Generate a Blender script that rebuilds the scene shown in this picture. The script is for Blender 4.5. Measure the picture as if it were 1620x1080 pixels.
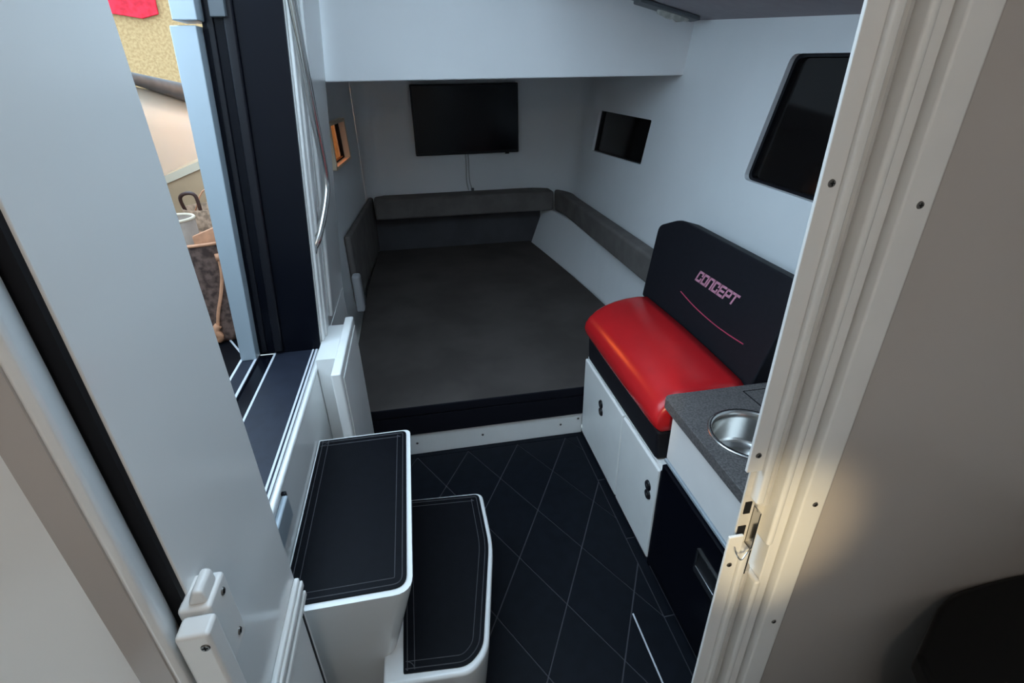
import bpy, bmesh, math, random
from mathutils import Vector, Matrix
random.seed(7)
scene = bpy.context.scene
for o in list(bpy.data.objects):
    bpy.data.objects.remove(o, do_unlink=True)
COL = scene.collection

# ------------------------------------------------------------------ camera
cam_data = bpy.data.cameras.new('camera')
cam = bpy.data.objects.new('camera', cam_data)
COL.objects.link(cam)
R = Vector((0.98222, -0.10074, 0.15837))     # world x, y, z axes seen in the lens frame (right, down, forward)
D = Vector((30.0, 1540.0, 800.0)).normalized()
F = Vector((-170.0, -410.0, 800.0)); F = (F - D * F.dot(D)).normalized()
R = D.cross(F).normalized()
right = Vector((R[0], F[0], -D[0])); down = Vector((R[1], F[1], -D[1])); fwd = Vector((R[2], F[2], -D[2]))
m = Matrix((( right.x, -down.x, -fwd.x, 0.0), (right.y, -down.y, -fwd.y, 0.0), (right.z, -down.z, -fwd.z, 1.55), (0, 0, 0, 1)))
cam.matrix_world = m
cam_data.sensor_width = 36.0
cam_data.lens = 800.0 / 1620.0 * 36.0
cam_data.clip_start = 0.01
scene.camera = cam

# ------------------------------------------------------------------ world and exposure
SKY_STRENGTH = 2.7
world = bpy.data.worlds.new('world'); scene.world = world; world.use_nodes = True
wn = world.node_tree.nodes; wl = world.node_tree.links
bg = wn['Background']; bg.inputs['Strength'].default_value = SKY_STRENGTH
bg.inputs['Color'].default_value = (0.60, 0.81, 1.0, 1)
vs = scene.view_settings
vs.view_transform = 'Standard'; vs.look = 'None'; vs.gamma = 1.0; vs.use_curve_mapping = False
vs.exposure = 0.95
DAYLIGHT_OPENING = (-0.53, 0.50, 0.52, 1.74)  # unseen roof opening, added and sized to let daylight in

# ------------------------------------------------------------------ materials
MATS = {}
def mat(name, col, rough=0.4, spec=0.5, metal=0.0, var=0.0, vscale=20.0, bump=0.0, bscale=200.0, coat=0.0, col2=None, emit=None, trans=0.0, vdetail=3.0):
    if name in MATS: return MATS[name]
    M = bpy.data.materials.new(name); M.use_nodes = True
    nt = M.node_tree; b = nt.nodes['Principled BSDF']
    b.inputs['Base Color'].default_value = (*col, 1)
    b.inputs['Roughness'].default_value = rough
    b.inputs['Metallic'].default_value = metal
    b.inputs['Specular IOR Level'].default_value = spec
    b.inputs['Coat Weight'].default_value = coat
    b.inputs['Coat Roughness'].default_value = 0.04
    b.inputs['Transmission Weight'].default_value = trans
    tc = nt.nodes.new('ShaderNodeTexCoord')
    if var > 0 or col2:
        n = nt.nodes.new('ShaderNodeTexNoise'); n.inputs['Scale'].default_value = vscale; n.inputs['Detail'].default_value = vdetail
        nt.links.new(tc.outputs['Object'], n.inputs['Vector'])
        r = nt.nodes.new('ShaderNodeValToRGB')
        c2 = col2 if col2 else tuple(max(0, c * (1 - var)) for c in col)
        r.color_ramp.elements[0].position = 0.38; r.color_ramp.elements[1].position = 0.62
        r.color_ramp.elements[0].color = (*c2, 1); r.color_ramp.elements[1].color = (*col, 1)
        nt.links.new(n.outputs['Fac'], r.inputs['Fac']); nt.links.new(r.outputs['Color'], b.inputs['Base Color'])
    if bump > 0:
        n2 = nt.nodes.new('ShaderNodeTexNoise'); n2.inputs['Scale'].default_value = bscale; n2.inputs['Detail'].default_value = 4
        nt.links.new(tc.outputs['Object'], n2.inputs['Vector'])
        bp = nt.nodes.new('ShaderNodeBump'); bp.inputs['Strength'].default_value = bump; bp.inputs['Distance'].default_value = 0.002
        nt.links.new(n2.outputs['Fac'], bp.inputs['Height']); nt.links.new(bp.outputs['Normal'], b.inputs['Normal'])
    if emit:
        b.inputs['Emission Color'].default_value = (*emit[:3], 1); b.inputs['Emission Strength'].default_value = emit[3]
    MATS[name] = M
    return M
GEL = mat('white_gelcoat', (0.80, 0.80, 0.79), 0.16, 0.5, var=0.015, vscale=3)
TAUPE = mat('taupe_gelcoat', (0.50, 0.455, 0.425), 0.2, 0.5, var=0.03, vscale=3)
CEILSHADE = mat('shaded_ceiling_grey', (0.36, 0.34, 0.36), 0.8, 0.2, var=0.05, vscale=20)  # grey carries the shade under the low side ceiling
LINER = mat('white_liner', (0.78, 0.79, 0.80), 0.42, 0.35, var=0.02, vscale=4, bump=0.03, bscale=60)
PLASTIC = mat('white_plastic', (0.80, 0.79, 0.77), 0.32, 0.5, var=0.03, vscale=12)
RUBW = mat('white_rubber_seal', (0.62, 0.60, 0.57), 0.5, 0.3, var=0.08, vscale=30)
BLACKP = mat('black_plastic', (0.006, 0.006, 0.009), 0.35, 0.25)
BLACKG = mat('black_gloss', (0.0025, 0.003, 0.006), 0.25, 0.13)
BLACKR = mat('black_rubber', (0.010, 0.010, 0.012), 0.7, 0.2)
GLASS = mat('tinted_glass', (0.007, 0.006, 0.006), 0.08, 0.2)
SCREEN = mat('screen_glass', (0.003, 0.0035, 0.006), 0.15, 0.2)
MATTR = mat('charcoal_suede', (0.080, 0.069, 0.064), 0.9, 0.12, var=0.22, vscale=3.5, bump=0.25, bscale=300)
MATTS = mat('black_mattress_side', (0.007, 0.007, 0.011), 0.85, 0.1)
BOLST = mat('grey_suede', (0.160, 0.145, 0.138), 0.9, 0.15, var=0.18, vscale=9, bump=0.25, bscale=250)
REDV = mat('red_vinyl', (0.50, 0.012, 0.016), 0.26, 0.5, var=0.05, vscale=8, bump=0.10, bscale=400)
BLKF = mat('black_vinyl', (0.009, 0.009, 0.013), 0.62, 0.2, var=0.15, vscale=60, bump=0.15, bscale=500)
PINK = mat('pink_thread', (0.55, 0.24, 0.33), 0.7, 0.2)
REDT = mat('red_thread', (0.50, 0.06, 0.12), 0.7, 0.2)
COUNTER = mat('grey_counter', (0.15, 0.142, 0.138), 0.34, 0.5, col2=(0.07, 0.066, 0.066), vscale=180, vdetail=6)
STEEL = mat('brushed_steel', (0.62, 0.61, 0.59), 0.22, 0.5, metal=1.0)
CHROME = mat('chrome', (0.75, 0.76, 0.78), 0.10, 0.5, metal=1.0)
ALU = mat('blue_grey_aluminium', (0.36, 0.41, 0.45), 0.34, 0.5, metal=0.2)
SCREW = mat('screw_steel', (0.18, 0.17, 0.16), 0.4, 0.5, metal=0.8)
TILE = mat('black_floor_tile', (0.0055, 0.007, 0.011), 0.5, 0.12, var=0.25, vscale=25, bump=0.2, bscale=350)
CAULK = mat('grey_caulk', (0.075, 0.075, 0.088), 0.7, 0.2)
TREAD = mat('black_foam_tread', (0.0035, 0.0038, 0.006), 0.55, 0.10, var=0.2, vscale=40, bump=0.2, bscale=400)
SILLM = mat('navy_foam_mat', (0.015, 0.018, 0.030), 0.5, 0.25, var=0.2, vscale=30, bump=0.2, bscale=350)
LINE = mat('pale_line', (0.55, 0.56, 0.60), 0.5, 0.3)
STITCH = mat('grey_line', (0.07, 0.07, 0.078), 0.6, 0.3)
CREAM = mat('cream_frame', (0.78, 0.62, 0.45), 0.5, 0.3)
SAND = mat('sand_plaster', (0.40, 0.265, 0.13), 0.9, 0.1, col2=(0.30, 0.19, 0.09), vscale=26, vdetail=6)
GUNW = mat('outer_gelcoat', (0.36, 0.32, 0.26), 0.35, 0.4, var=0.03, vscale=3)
BAGM = mat('brown_canvas', (0.055, 0.032, 0.026), 0.5, 0.3, col2=(0.16, 0.10, 0.08), vscale=45, vdetail=2)
TAN = mat('tan_leather', (0.62, 0.30, 0.17), 0.5, 0.3, var=0.2, vscale=30)
LINING = mat('beige_lining', (0.36, 0.28, 0.23), 0.8, 0.2, var=0.25, vscale=20)
CARD = mat('cream_board', (0.46, 0.31, 0.19), 0.8, 0.2, var=0.08, vscale=10)
REDC = mat('red_cloth', (0.65, 0.02, 0.04), 0.7, 0.2, var=0.4, vscale=12)
WIREM = mat('grey_cable', (0.45, 0.45, 0.44), 0.5, 0.3)
LENS = mat('frosted_lens', (0.55, 0.55, 0.50), 0.35, 0.5, var=0.35, vscale=40)
DARKG = mat('dark_grey_plastic', (0.09, 0.10, 0.11), 0.4, 0.4)
GROUND = mat('concrete_ground', (0.35, 0.33, 0.30), 0.9, 0.1, var=0.2, vscale=2)
WHITEV = mat('white_vinyl', (0.60, 0.50, 0.38), 0.5, 0.3)

# ------------------------------------------------------------------ mesh helpers
def obj(name, bm, material, parent=None, smooth=False, bevel=0.0, seg=2):
    bmesh.ops.recalc_face_normals(bm, faces=bm.faces[:])
    me = bpy.data.meshes.new(name); bm.to_mesh(me); bm.free()
    me.materials.append(material)
    o = bpy.data.objects.new(name, me); COL.objects.link(o)
    if smooth:
        for p in me.polygons: p.use_smooth = True
    if bevel > 0:
        md = o.modifiers.new('bevel', 'BEVEL'); md.width = bevel; md.segments = seg; md.limit_method = 'ANGLE'; md.angle_limit = math.radians(35)
        md.harden_normals = False
        for p in me.polygons: p.use_smooth = True
        es = o.modifiers.new('wn', 'WEIGHTED_NORMAL'); es.keep_sharp = True
    if parent: o.parent = parent
    return o
def thing(name, label, cat, loc=(0, 0, 0), group=None, kind=None):
    o = bpy.data.objects.new(name, None); COL.objects.link(o); o.empty_display_size = 0.05
    o.location = loc
    return tag(o, label, cat, group, kind)
def tag(o, label, cat=None, group=None, kind=None):
    o['label'] = label
    if cat: o['category'] = cat
    if group: o['group'] = group
    if kind: o['kind'] = kind
    return o
def adopt(root, *parts):
    for p in parts:
        p.parent = root
        p.matrix_parent_inverse = Matrix.Translation(-Vector(root.location))
def box(bm, x0, x1, y0, y1, z0, z1, fx=None):
    vs_ = []
    for (x, y, z) in [(x0, y0, z0), (x1, y0, z0), (x1, y1, z0), (x0, y1, z0), (x0, y0, z1), (x1, y0, z1), (x1, y1, z1), (x0, y1, z1)]:
        p = Vector((x, y, z))
        if fx: p = fx(p)
        vs_.append(bm.verts.new(p))
    for f in [(0, 3, 2, 1), (4, 5, 6, 7), (0, 1, 5, 4), (1, 2, 6, 5), (2, 3, 7, 6), (3, 0, 4, 7)]:
        bm.faces.new([vs_[i] for i in f])
    return bm
def nb(): return bmesh.new()
def bx(*a, fx=None): return box(nb(), *a, fx=fx)
def prism(bm, pts, vec):
    """pts: 3D loop, extruded along vec"""
    vec = Vector(vec)
    a = [bm.verts.new(Vector(p)) for p in pts]; b = [bm.verts.new(Vector(p) + vec) for p in pts]
    n = len(a)
    bm.faces.new(a); bm.faces.new(list(reversed(b)))
    for i in range(n):
        bm.faces.new([a[i], b[i], b[(i + 1) % n], a[(i + 1) % n]])
    return bm
def zprism(pts, z0, z1): return prism(nb(), [(x, y, z0) for x, y in pts], (0, 0, z1 - z0))
def plate(outer, holes, fn, vec):
    """sheet with polygon holes: 2D loops mapped by fn, extruded along vec"""
    bm = nb(); edges = []
    for loop in [outer] + holes:
        v = [bm.verts.new((p[0], p[1], 0)) for p in loop]
        for i in range(len(v)): edges.append(bm.edges.new((v[i], v[(i + 1) % len(v)])))
    bmesh.ops.triangle_fill(bm, use_beauty=True, use_dissolve=False, edges=edges)
    r = bmesh.ops.extrude_face_region(bm, geom=bm.faces[:])
    top = {e for e in r['geom'] if isinstance(e, bmesh.types.BMVert)}
    for v in bm.verts:
        p = Vector(fn(v.co.x, v.co.y))
        v.co = p + (Vector(vec) if v in top else Vector((0, 0, 0)))
    return bm
def rounded(pts, r, n=4):
    """round the corners of a 2D polygon"""
    out = []; k = len(pts)
    for i in range(k):
        p = Vector(pts[i][:2]); a = Vector(pts[i - 1][:2]); b = Vector(pts[(i + 1) % k][:2])
        rr = r[i] if isinstance(r, (list, tuple)) else r
        if rr <= 0: out.append((p.x, p.y)); continue
        da = (a - p); db = (b - p); l = min(rr, da.length * 0.45, db.length * 0.45)
        s = p + da.normalized() * l; e = p + db.normalized() * l
        for j in range(n + 1):
            t = j / n
            q = s * (1 - t) ** 2 + p * 2 * t * (1 - t) + e * t ** 2
            out.append((q.x, q.y))
    return out
def tube(bm, pts, r, n=8, closed=False):
    pts = [Vector(p) for p in pts]; rings = []; up = None
    k = len(pts)
    for i, p in enumerate(pts):
        if closed: t = (pts[(i + 1) % k] - pts[i - 1]).normalized()
        else: t = (pts[min(i + 1, k - 1)] - pts[max(i - 1, 0)]).normalized()
        if up is None:
            up = Vector((0, 0, 1)) if abs(t.z) < 0.9 else Vector((0, 1, 0))
        u = t.cross(up).normalized(); v = u.cross(t).normalized(); up = v
        rr = r[i] if isinstance(r, (list, tuple)) else r
        rings.append([bm.verts.new(p + (u * math.cos(2 * math.pi * j / n) + v * math.sin(2 * math.pi * j / n)) * rr) for j in range(n)])
    for i in range(k if closed else k - 1):
        A = rings[i]; B = rings[(i + 1) % k]
        for j in range(n): bm.faces.new([A[j], A[(j + 1) % n], B[(j + 1) % n], B[j]])
    if not closed:
        bm.faces.new(rings[0]); bm.faces.new(list(reversed(rings[-1])))
    return bm
def smoothpts(pts, n=6):
    """Catmull-Rom through the points"""
    P = [Vector(p) for p in pts]; out = []
    for i in range(len(P) - 1):
        p0 = P[max(i - 1, 0)]; p1 = P[i]; p2 = P[i + 1]; p3 = P[min(i + 2, len(P) - 1)]
        for j in range(n):
            t = j / n
            out.append(0.5 * ((2 * p1) + (p2 - p0) * t + (2 * p0 - 5 * p1 + 4 * p2 - p3) * t * t + (3 * p1 - p0 - 3 * p2 + p3) * t ** 3))
    out.append(P[-1]); return out
def lathe(bm, c, prof, n=32, sx=1.0, sy=1.0):
    rings = []
    for (r, z) in prof:
        rings.append([bm.verts.new((c[0] + sx * r * math.cos(2 * math.pi * j / n), c[1] + sy * r * math.sin(2 * math.pi * j / n), c[2] + z)) for j in range(n)])
    for A, B in zip(rings, rings[1:]):
        for j in range(n): bm.faces.new([A[j], A[(j + 1) % n], B[(j + 1) % n], B[j]])
    return bm
def disc(bm, c, nrm, r, h, n=14):
    q = Vector(nrm).normalized().to_track_quat('Z', 'Y'); a = []; b = []
    for j in range(n):
        d = Vector((r * math.cos(2 * math.pi * j / n), r * math.sin(2 * math.pi * j / n), 0))
        a.append(bm.verts.new(Vector(c) + q @ d)); b.append(bm.verts.new(Vector(c) + q @ (d * 0.85 + Vector((0, 0, h)))))
    for j in range(n): bm.faces.new([a[j], a[(j + 1) % n], b[(j + 1) % n], b[j]])
    bm.faces.new(b); bm.faces.new(list(reversed(a)))
    return bm
def screw(parent, c, nrm, r=0.0045, name='screw'):
    o = obj(name, disc(nb(), c, nrm, r, 0.0015), SCREW, parent)
    # cross slot
    q = Vector(nrm).normalized().to_track_quat('Z', 'Y')
    bm = nb()
    for sx, sy in ((0.6, 0.14), (0.14, 0.6)):
        box(bm, -r * sx, r * sx, -r * sy, r * sy, 0.0012, 0.0019)
    for v in bm.verts: v.co = Vector(c) + q @ v.co
    obj('slot', bm, BLACKR, o)
    return o
def struct(name, label, bm, material, cat='wall', parent=None, **k):
    o = obj(name, bm, material, parent, **k)
    if not parent: tag(o, label, cat, kind='structure')
    return o

# ================================================================== SETTING
XW = lambda z: 1.2 + 0.12 * (z - 0.77)          # starboard hull side, flaring outward
XL = lambda z: -0.40 + 0.09 * (z - 0.68)        # port console side, leaning inward

# ---- floor with diamond tiles
floor = struct('floor', 'black cabin floor laid with long diamond tiles between grey seams', bx(-0.46, 1.25, -1.0, 1.95, -0.06, -0.004), CAULK, 'floor')
HX, HY = 0.118, 0.211
def clip(poly, a, b, c):
    """keep the side a*x + b*y <= c"""
    out = []
    for i in range(len(poly)):
        p = poly[i]; q = poly[(i + 1) % len(poly)]
        dp = a * p[0] + b * p[1] - c; dq = a * q[0] + b * q[1] - c
        if dp <= 0: out.append(p)
        if dp * dq < 0:
            t = dp / (dp - dq); out.append((p[0] + t * (q[0] - p[0]), p[1] + t * (q[1] - p[1])))
    return out
def tile_at(cx, cy, xmin, xmax, ymin, ymax, g=0.0022):
    k = math.hypot(HX, HY) / (HX * HY) * g * 1.0
    s = 1 - k
    poly = [(cx - HX * s, cy), (cx, cy - HY * s), (cx + HX * s, cy), (cx, cy + HY * s)]
    for (a, b, c) in ((1, 0, xmax), (-1, 0, -xmin), (0, 1, ymax), (0, -1, -ymin)):
        poly = clip(poly, a, b, c)
        if len(poly) < 3: return None
    area = abs(sum(poly[i][0] * poly[(i + 1) % len(poly)][1] - poly[(i + 1) % len(poly)][0] * poly[i][1] for i in range(len(poly)))) / 2
    return poly if area > 2e-4 else None
for i in range(-4, 8):
    for j in range(-8, 4):
        cx = 0.120 + i * HX; cy = 1.885 + (j + (0 if i % 2 else 1) * 1.0) * HY
        if (i + j) % 2 == 0: continue
        cy = 1.885 + j * HY
        p = tile_at(cx, cy, -0.39, 0.648, 0.36, 1.885)
        if p: obj('floor_tile', zprism(p, -0.004, 0.0), TILE, floor)
for k in range(5):
    y0 = 0.30 + k * 0.32
    obj('border_tile', bx(0.652, 0.684, y0, y0 + 0.314, -0.004, 0.0), TILE, floor)
obj('border_tile', bx(-0.39, 0.684, 1.8885, 1.93, -0.004, 0.0), TILE, floor)

# ---- starboard hull side with two dark windows
def wy(y, z): return (XW(z), y, z)
big = rounded([(1.76, 1.609), (1.83, 1.19), (1.22, 1.175), (1.16, 1.59)], 0.03)
small = rounded([(3.56, 1.352), (2.735, 1.342), (2.763, 1.112), (3.59, 1.094)], 0.012)
wall_r = struct('wall_right', 'white flared hull side with two dark tinted windows', plate([(0.47, 0.0), (3.70, 0.0), (3.70, 2.2), (0.47, 2.2)], [big, small], wy, (0.05, 0, 0)), LINER)
def shrink(p, d):
    c = Vector((sum(a[0] for a in p) / len(p), sum(a[1] for a in p) / len(p)))
    return [tuple(Vector(a) + (c - Vector(a)).normalized() * d) for a in p]
for k, (w, lab) in enumerate(((big, 'large black tinted side window with rounded corners'), (small, 'small dark brown side window over the berth'))):
    wo = thing('window_%d' % (k + 1), lab, 'window', (1.25, sum(a[0] for a in w) / len(w), 1.2), kind='structure')
    fr = obj('window_frame', plate(w, [shrink(w, 0.016)], lambda y, z: (XW(z) + 0.018, y, z), (0.03, 0, 0)), BLACKP)
    gl = obj('pane', plate(shrink(w, 0.012), [], lambda y, z: (XW(z) + 0.032, y, z), (0.006, 0, 0)), GLASS)
    adopt(wo, fr, gl)

# ---- forward bulkhead with rounded corners, port hull side
def sheet(path, z0, z1, thick, fz=lambda x, y, z: (x, y, z), nz=6):
    """curved wall along a 2D path (inner side on the right of travel)"""
    bm = nb(); P = [Vector(p) for p in path]; rows = []
    for side in (0, 1):
        grid = []
        for i, p in enumerate(P):
            t = (P[min(i + 1, len(P) - 1)] - P[max(i - 1, 0)]).normalized(); n = Vector((t.y, -t.x))
            q = p + n * (thick if side else 0)
            grid.append([bm.verts.new(fz(q.x, q.y, z0 + (z1 - z0) * k / nz)) for k in range(nz + 1)])
        rows.append(grid)
    for g in rows:
        for i in range(len(g) - 1):
            for k in range(nz): bm.faces.new([g[i][k], g[i + 1][k], g[i + 1][k + 1], g[i][k + 1]])
    a, b = rows
    for i in range(len(P) - 1):
        for k in (0, nz): bm.faces.new([a[i][k], a[i + 1][k], b[i + 1][k], b[i][k]])
    for i in (0, len(P) - 1):
        for k in range(nz): bm.faces.new([a[i][k], a[i][k + 1], b[i][k + 1], b[i][k]])
    return bm
def arc(c, r, a0, a1, n=10, ry=None):
    ry = ry or r
    return [(c[0] + r * math.cos(math.radians(a0 + (a1 - a0) * i / n)), c[1] + ry * math.sin(math.radians(a0 + (a1 - a0) * i / n))) for i in range(n + 1)]
YF = 4.15
fpath = [(1.2, 3.70)] + arc((0.88, 3.80), 0.32, 0, 90, 12, 0.35) + [(0.4, YF), (-0.2, YF)] + arc((-0.26, 4.03), 0.114, 90, 180, 8, 0.12) 
fpath = [p for i, p in enumerate(fpath) if i == 0 or (Vector(p) - Vector(fpath[i - 1])).length > 1e-4]
def flare(x, y, z):
    t = max(0.0, min(1.0, (x - 0.9) / 0.3)); return (x + 0.12 * (z - 0.77) * t, y, z)
wall_f = struct('wall_forward', 'white forward bulkhead of the berth with rounded corners', sheet(list(reversed(fpath)), 0.0, 1.62, -0.05, flare), LINER, smooth=True)
md = wall_f.modifiers.new('es', 'EDGE_SPLIT'); md.split_angle = math.radians(40)
lx = lambda y: -0.366 - 0.064 * (4.15 - y)
port = rounded([(3.0, 1.36), (3.0, 1.12), (3.50, 1.12), (3.46, 1.36)], 0.01)
wall_l = struct('wall_port', 'white port hull side of the berth with a small porthole', plate([(2.45, 0.0), (4.02, 0.0), (4.02, 1.62), (2.45, 1.62)], [port], lambda y, z: (lx(y), y, z), (-0.04, 0, 0)), LINER)
wo = thing('window_3', 'small porthole with cream frame and amber light on the port side', 'window', (-0.43, 3.25, 1.12), kind='structure')
fr = obj('window_frame', plate(port, [shrink(port, 0.035)], lambda y, z: (lx(y) + 0.030, y, z), (-0.06, 0, 0)), CREAM)
sl = obj('window_seal', plate(shrink(port, 0.036), [shrink(port, 0.056)], lambda y, z: (lx(y) - 0.004, y, z), (-0.02, 0, 0)), BLACKR)
adopt(wo, fr, sl)
AMBER = bpy.data.materials.new('amber_glass'); AMBER.use_nodes = True
nt = AMBER.node_tree; nt.nodes.clear()
out = nt.nodes.new('ShaderNodeOutputMaterial'); mx = nt.nodes.new('ShaderNodeMixShader'); tr = nt.nodes.new('ShaderNodeBsdfTransparent'); gs = nt.nodes.new('ShaderNodeBsdfGlossy')
tr.inputs['Color'].default_value = (0.60, 0.38, 0.26, 1); gs.inputs['Roughness'].default_value = 0.05; mx.inputs['Fac'].default_value = 0.06
nt.links.new(tr.outputs[0], mx.inputs[1]); nt.links.new(gs.outputs[0], mx.inputs[2]); nt.links.new(mx.outputs[0], out.inputs['Surface'])
adopt(wo, obj('pane', plate(shrink(port, 0.04), [], lambda y, z: (lx(y) - 0.012, y, z), (-0.004, 0, 0)), AMBER))

# ---- overhang and deck head above the berth
struct('ceiling_berth', 'white stepped overhang and deckhead above the berth', bx(-0.50, 1.45, 2.50, 4.25, 1.55, 2.2), LINER, 'ceiling', bevel=0.006)
# ---- low side ceiling and raised ceiling with an unseen opening added for daylight
cz = lambda y: 1.772 - 0.075 * (2.5 - y)
def slope(p): return Vector((p.x, p.y, p.z + cz(p.y)))
struct('ceiling_side', 'low side ceiling in shade grey above the large window', prism(nb(), [(x, y, cz(y) + 0.24 * (1.31 - x)) for x, y in ((1.45, 2.52), (0.58, 2.52), (0.58, 0.50), (1.45, 0.50))], (0, 0, 0.03)), CEILSHADE, 'ceiling')
struct('ceiling', 'white raised cabin ceiling around an opening added for daylight', plate([(-0.55, 0.44), (1.45, 0.44), (1.45, 2.52), (-0.55, 2.52)], [[(DAYLIGHT_OPENING[0], DAYLIGHT_OPENING[2]), (DAYLIGHT_OPENING[1], DAYLIGHT_OPENING[2]), (DAYLIGHT_OPENING[1], DAYLIGHT_OPENING[3]), (DAYLIGHT_OPENING[0], DAYLIGHT_OPENING[3])]], lambda x, y: (x, y, 2.16), (0, 0, 0.05)), LINER, 'ceiling')
# ceiling light
cl = thing('ceiling_light', 'dark ceiling light with frosted lens beside the overhang', 'light', (1.1, 2.36, 1.78))
p1 = obj('housing', bx(0.985, 1.26, 2.34, 2.42, 0.0, 0.016, fx=lambda p: Vector((p.x, p.y, p.z + 1.743 + 0.24 * (1.31 - p.x)))), DARKG, bevel=0.004)
bm = nb(); tube(bm, [(1.08 + 0.016 * i, 2.38, 1.740 + 0.24 * (0.23 - 0.016 * i) + 0.003 * ((i * 7) % 3 - 1)) for i in range(10)], [0.008, 0.014, 0.017, 0.015, 0.018, 0.016, 0.018, 0.015, 0.012, 0.006], 10)
p2 = obj('lens', bm, LENS, smooth=True)
adopt(cl, p1, p2)

# ---- port console side: lower wall, sill, forward pillar, aft block
struct('wall_left', 'white port console side below the door sill', bx(-0.46, -0.40, 0.44, 2.44, 0.0, 0.655), GEL)
def lean(p): return Vector((p.x + 0.09 * (p.z - 0.68), p.y, p.z))
pillar = struct('wall_pillar', 'white pillar forward of the side door with ribbed trim', bx(-0.46, -0.40, 1.755, 2.46, 0.655, 2.0, fx=lean), GEL)
TR = thing('trim_pillar', 'grey white ribbed vertical trim on the pillar behind the grab rail', 'trim', (-0.38, 1.85, 0.70), kind='structure')
for (y0, y1, t) in ((1.765, 1.80, 0.010), (1.806, 1.836, 0.015), (1.842, 1.90, 0.010), (1.99, 2.02, 0.012)):
    o = obj('rib', bx(-0.40, -0.40 + t, y0, y1, 0.70, 1.95, fx=lean), PLASTIC, bevel=0.004)
    adopt(TR, o)
struct('wall_door_aft', 'white block aft of the side door opening', bx(-0.70, -0.345, 0.44, 0.60, 0.0, 2.2), GEL)
# sill with foam mat and track
sill = thing('side_door_sill', 'black foam covered sill of the side door with pale edge lines', 'door sill', (-0.53, 1.27, 0.655))
s1 = obj('sill_base', bx(-0.669, -0.398, 0.605, 1.755, 0.655, 0.674), GEL, bevel=0.006)
s2 = obj('foam_mat', bx(-0.563, -0.414, 0.61, 1.75, 0.674, 0.680), SILLM)
s3 = [obj('edge_line', bx(x - w, x + w, 0.61, 1.748, 0.6795, 0.6815), LINE) for x, w in ((-0.560, 0.0035), (-0.428, 0.0030), (-0.416, 0.0035))]
s4 = obj('track_channel', bx(-0.618, -0.566, 0.61, 1.745, 0.674, 0.677), BLACKG)
s5 = obj('track', bx(-0.667, -0.612, 0.61, 1.745, 0.674, 0.684), SILLM)
s6 = [obj('track_line', bx(x - 0.004, x + 0.004, 0.61, 1.745, 0.6835, 0.687), LINE) for x in (-0.664, -0.616)]
adopt(sill, s1, s2, s4, s5, *s3, *s6)
# catch by the sill
ct = thing('door_catch', 'small chrome catch plate on the wall below the sill mat', 'catch', (-0.39, 0.95, 0.62))
c1 = obj('plate', bx(-0.40, -0.384, 0.90, 1.02, 0.585, 0.652), ALU, bevel=0.004)
c2 = obj('stop', bx(-0.402, -0.390, 1.02, 1.03, 0.575, 0.655), BLACKP)
adopt(ct, c1, c2)

# ---- side door frame: black jamb and blue grey aluminium post
dfr = thing('side_door_frame', 'black side door jamb with blue grey aluminium post', 'door frame', (-0.55, 1.76, 0.68))
j1 = obj('jamb', bx(-0.616, -0.402, 1.745, 1.80, 0.68, 2.0, fx=lean), BLACKG)
j2 = obj('jamb_ridge', bx(-0.560, -0.530, 1.732, 1.746, 0.69, 2.0, fx=lean), BLACKP, bevel=0.006)
j3 = obj('jamb_groove', bx(-0.603, -0.585, 1.738, 1.746, 0.69, 2.0, fx=lean), BLACKP, bevel=0.003)
def lean2(p): 
    t = (p.z - 0.68)
    return Vector((p.x + (0.085 if p.x > -0.64 else 0.070) * t, p.y, p.z))
p1 = obj('post', bx(-0.664, -0.613, 1.70, 1.79, 0.684, 1.690, fx=lean2), ALU, bevel=0.003)
p2 = obj('upper_post', bx(-0.650, -0.604, 1.69, 1.79, 1.700, 2.0, fx=lean2), ALU, bevel=0.003)
p3 = obj('keeper', bx(-0.585, -0.545, 1.715, 1.746, 1.71, 1.83, fx=lean), DARKG, bevel=0.003)
adopt(dfr, j1, j2, j3, p1, p2, p3)

# ---- near bulkhead: glossy panel on the left
pan = struct('wall_panel', 'glossy white bulkhead panel beside the hinged door', bx(-0.345, -0.300, 0.440, 0.712, 0.0, 2.2), GEL, bevel=0.002)
obj('slit_dark_strip', bx(-0.36, -0.3025, 0.432, 0.4402, 0.0, 2.0), BLACKR, pan)  # black strip stands for the dark of the door gap
ts = thing('trim_panel', 'white double ridged strip running along the glossy panel', 'trim', (-0.295, 0.6, 0.66), kind='structure')
t1 = obj('strip', bx(-0.300, -0.290, 0.45, 0.709, 0.664, 0.722), PLASTIC, bevel=0.003)
t2 = obj('ridge', bx(-0.290, -0.284, 0.45, 0.707, 0.674, 0.688), PLASTIC, bevel=0.003)
t3 = obj('ridge', bx(-0.290, -0.284, 0.45, 0.707, 0.700, 0.716), PLASTIC, bevel=0.003)
adopt(ts, t1, t2, t3)
obj('panel_joint', bx(-0.3006, -0.2988, 0.694, 0.701, 0.0, 0.64), BLACKR, pan)

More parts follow.
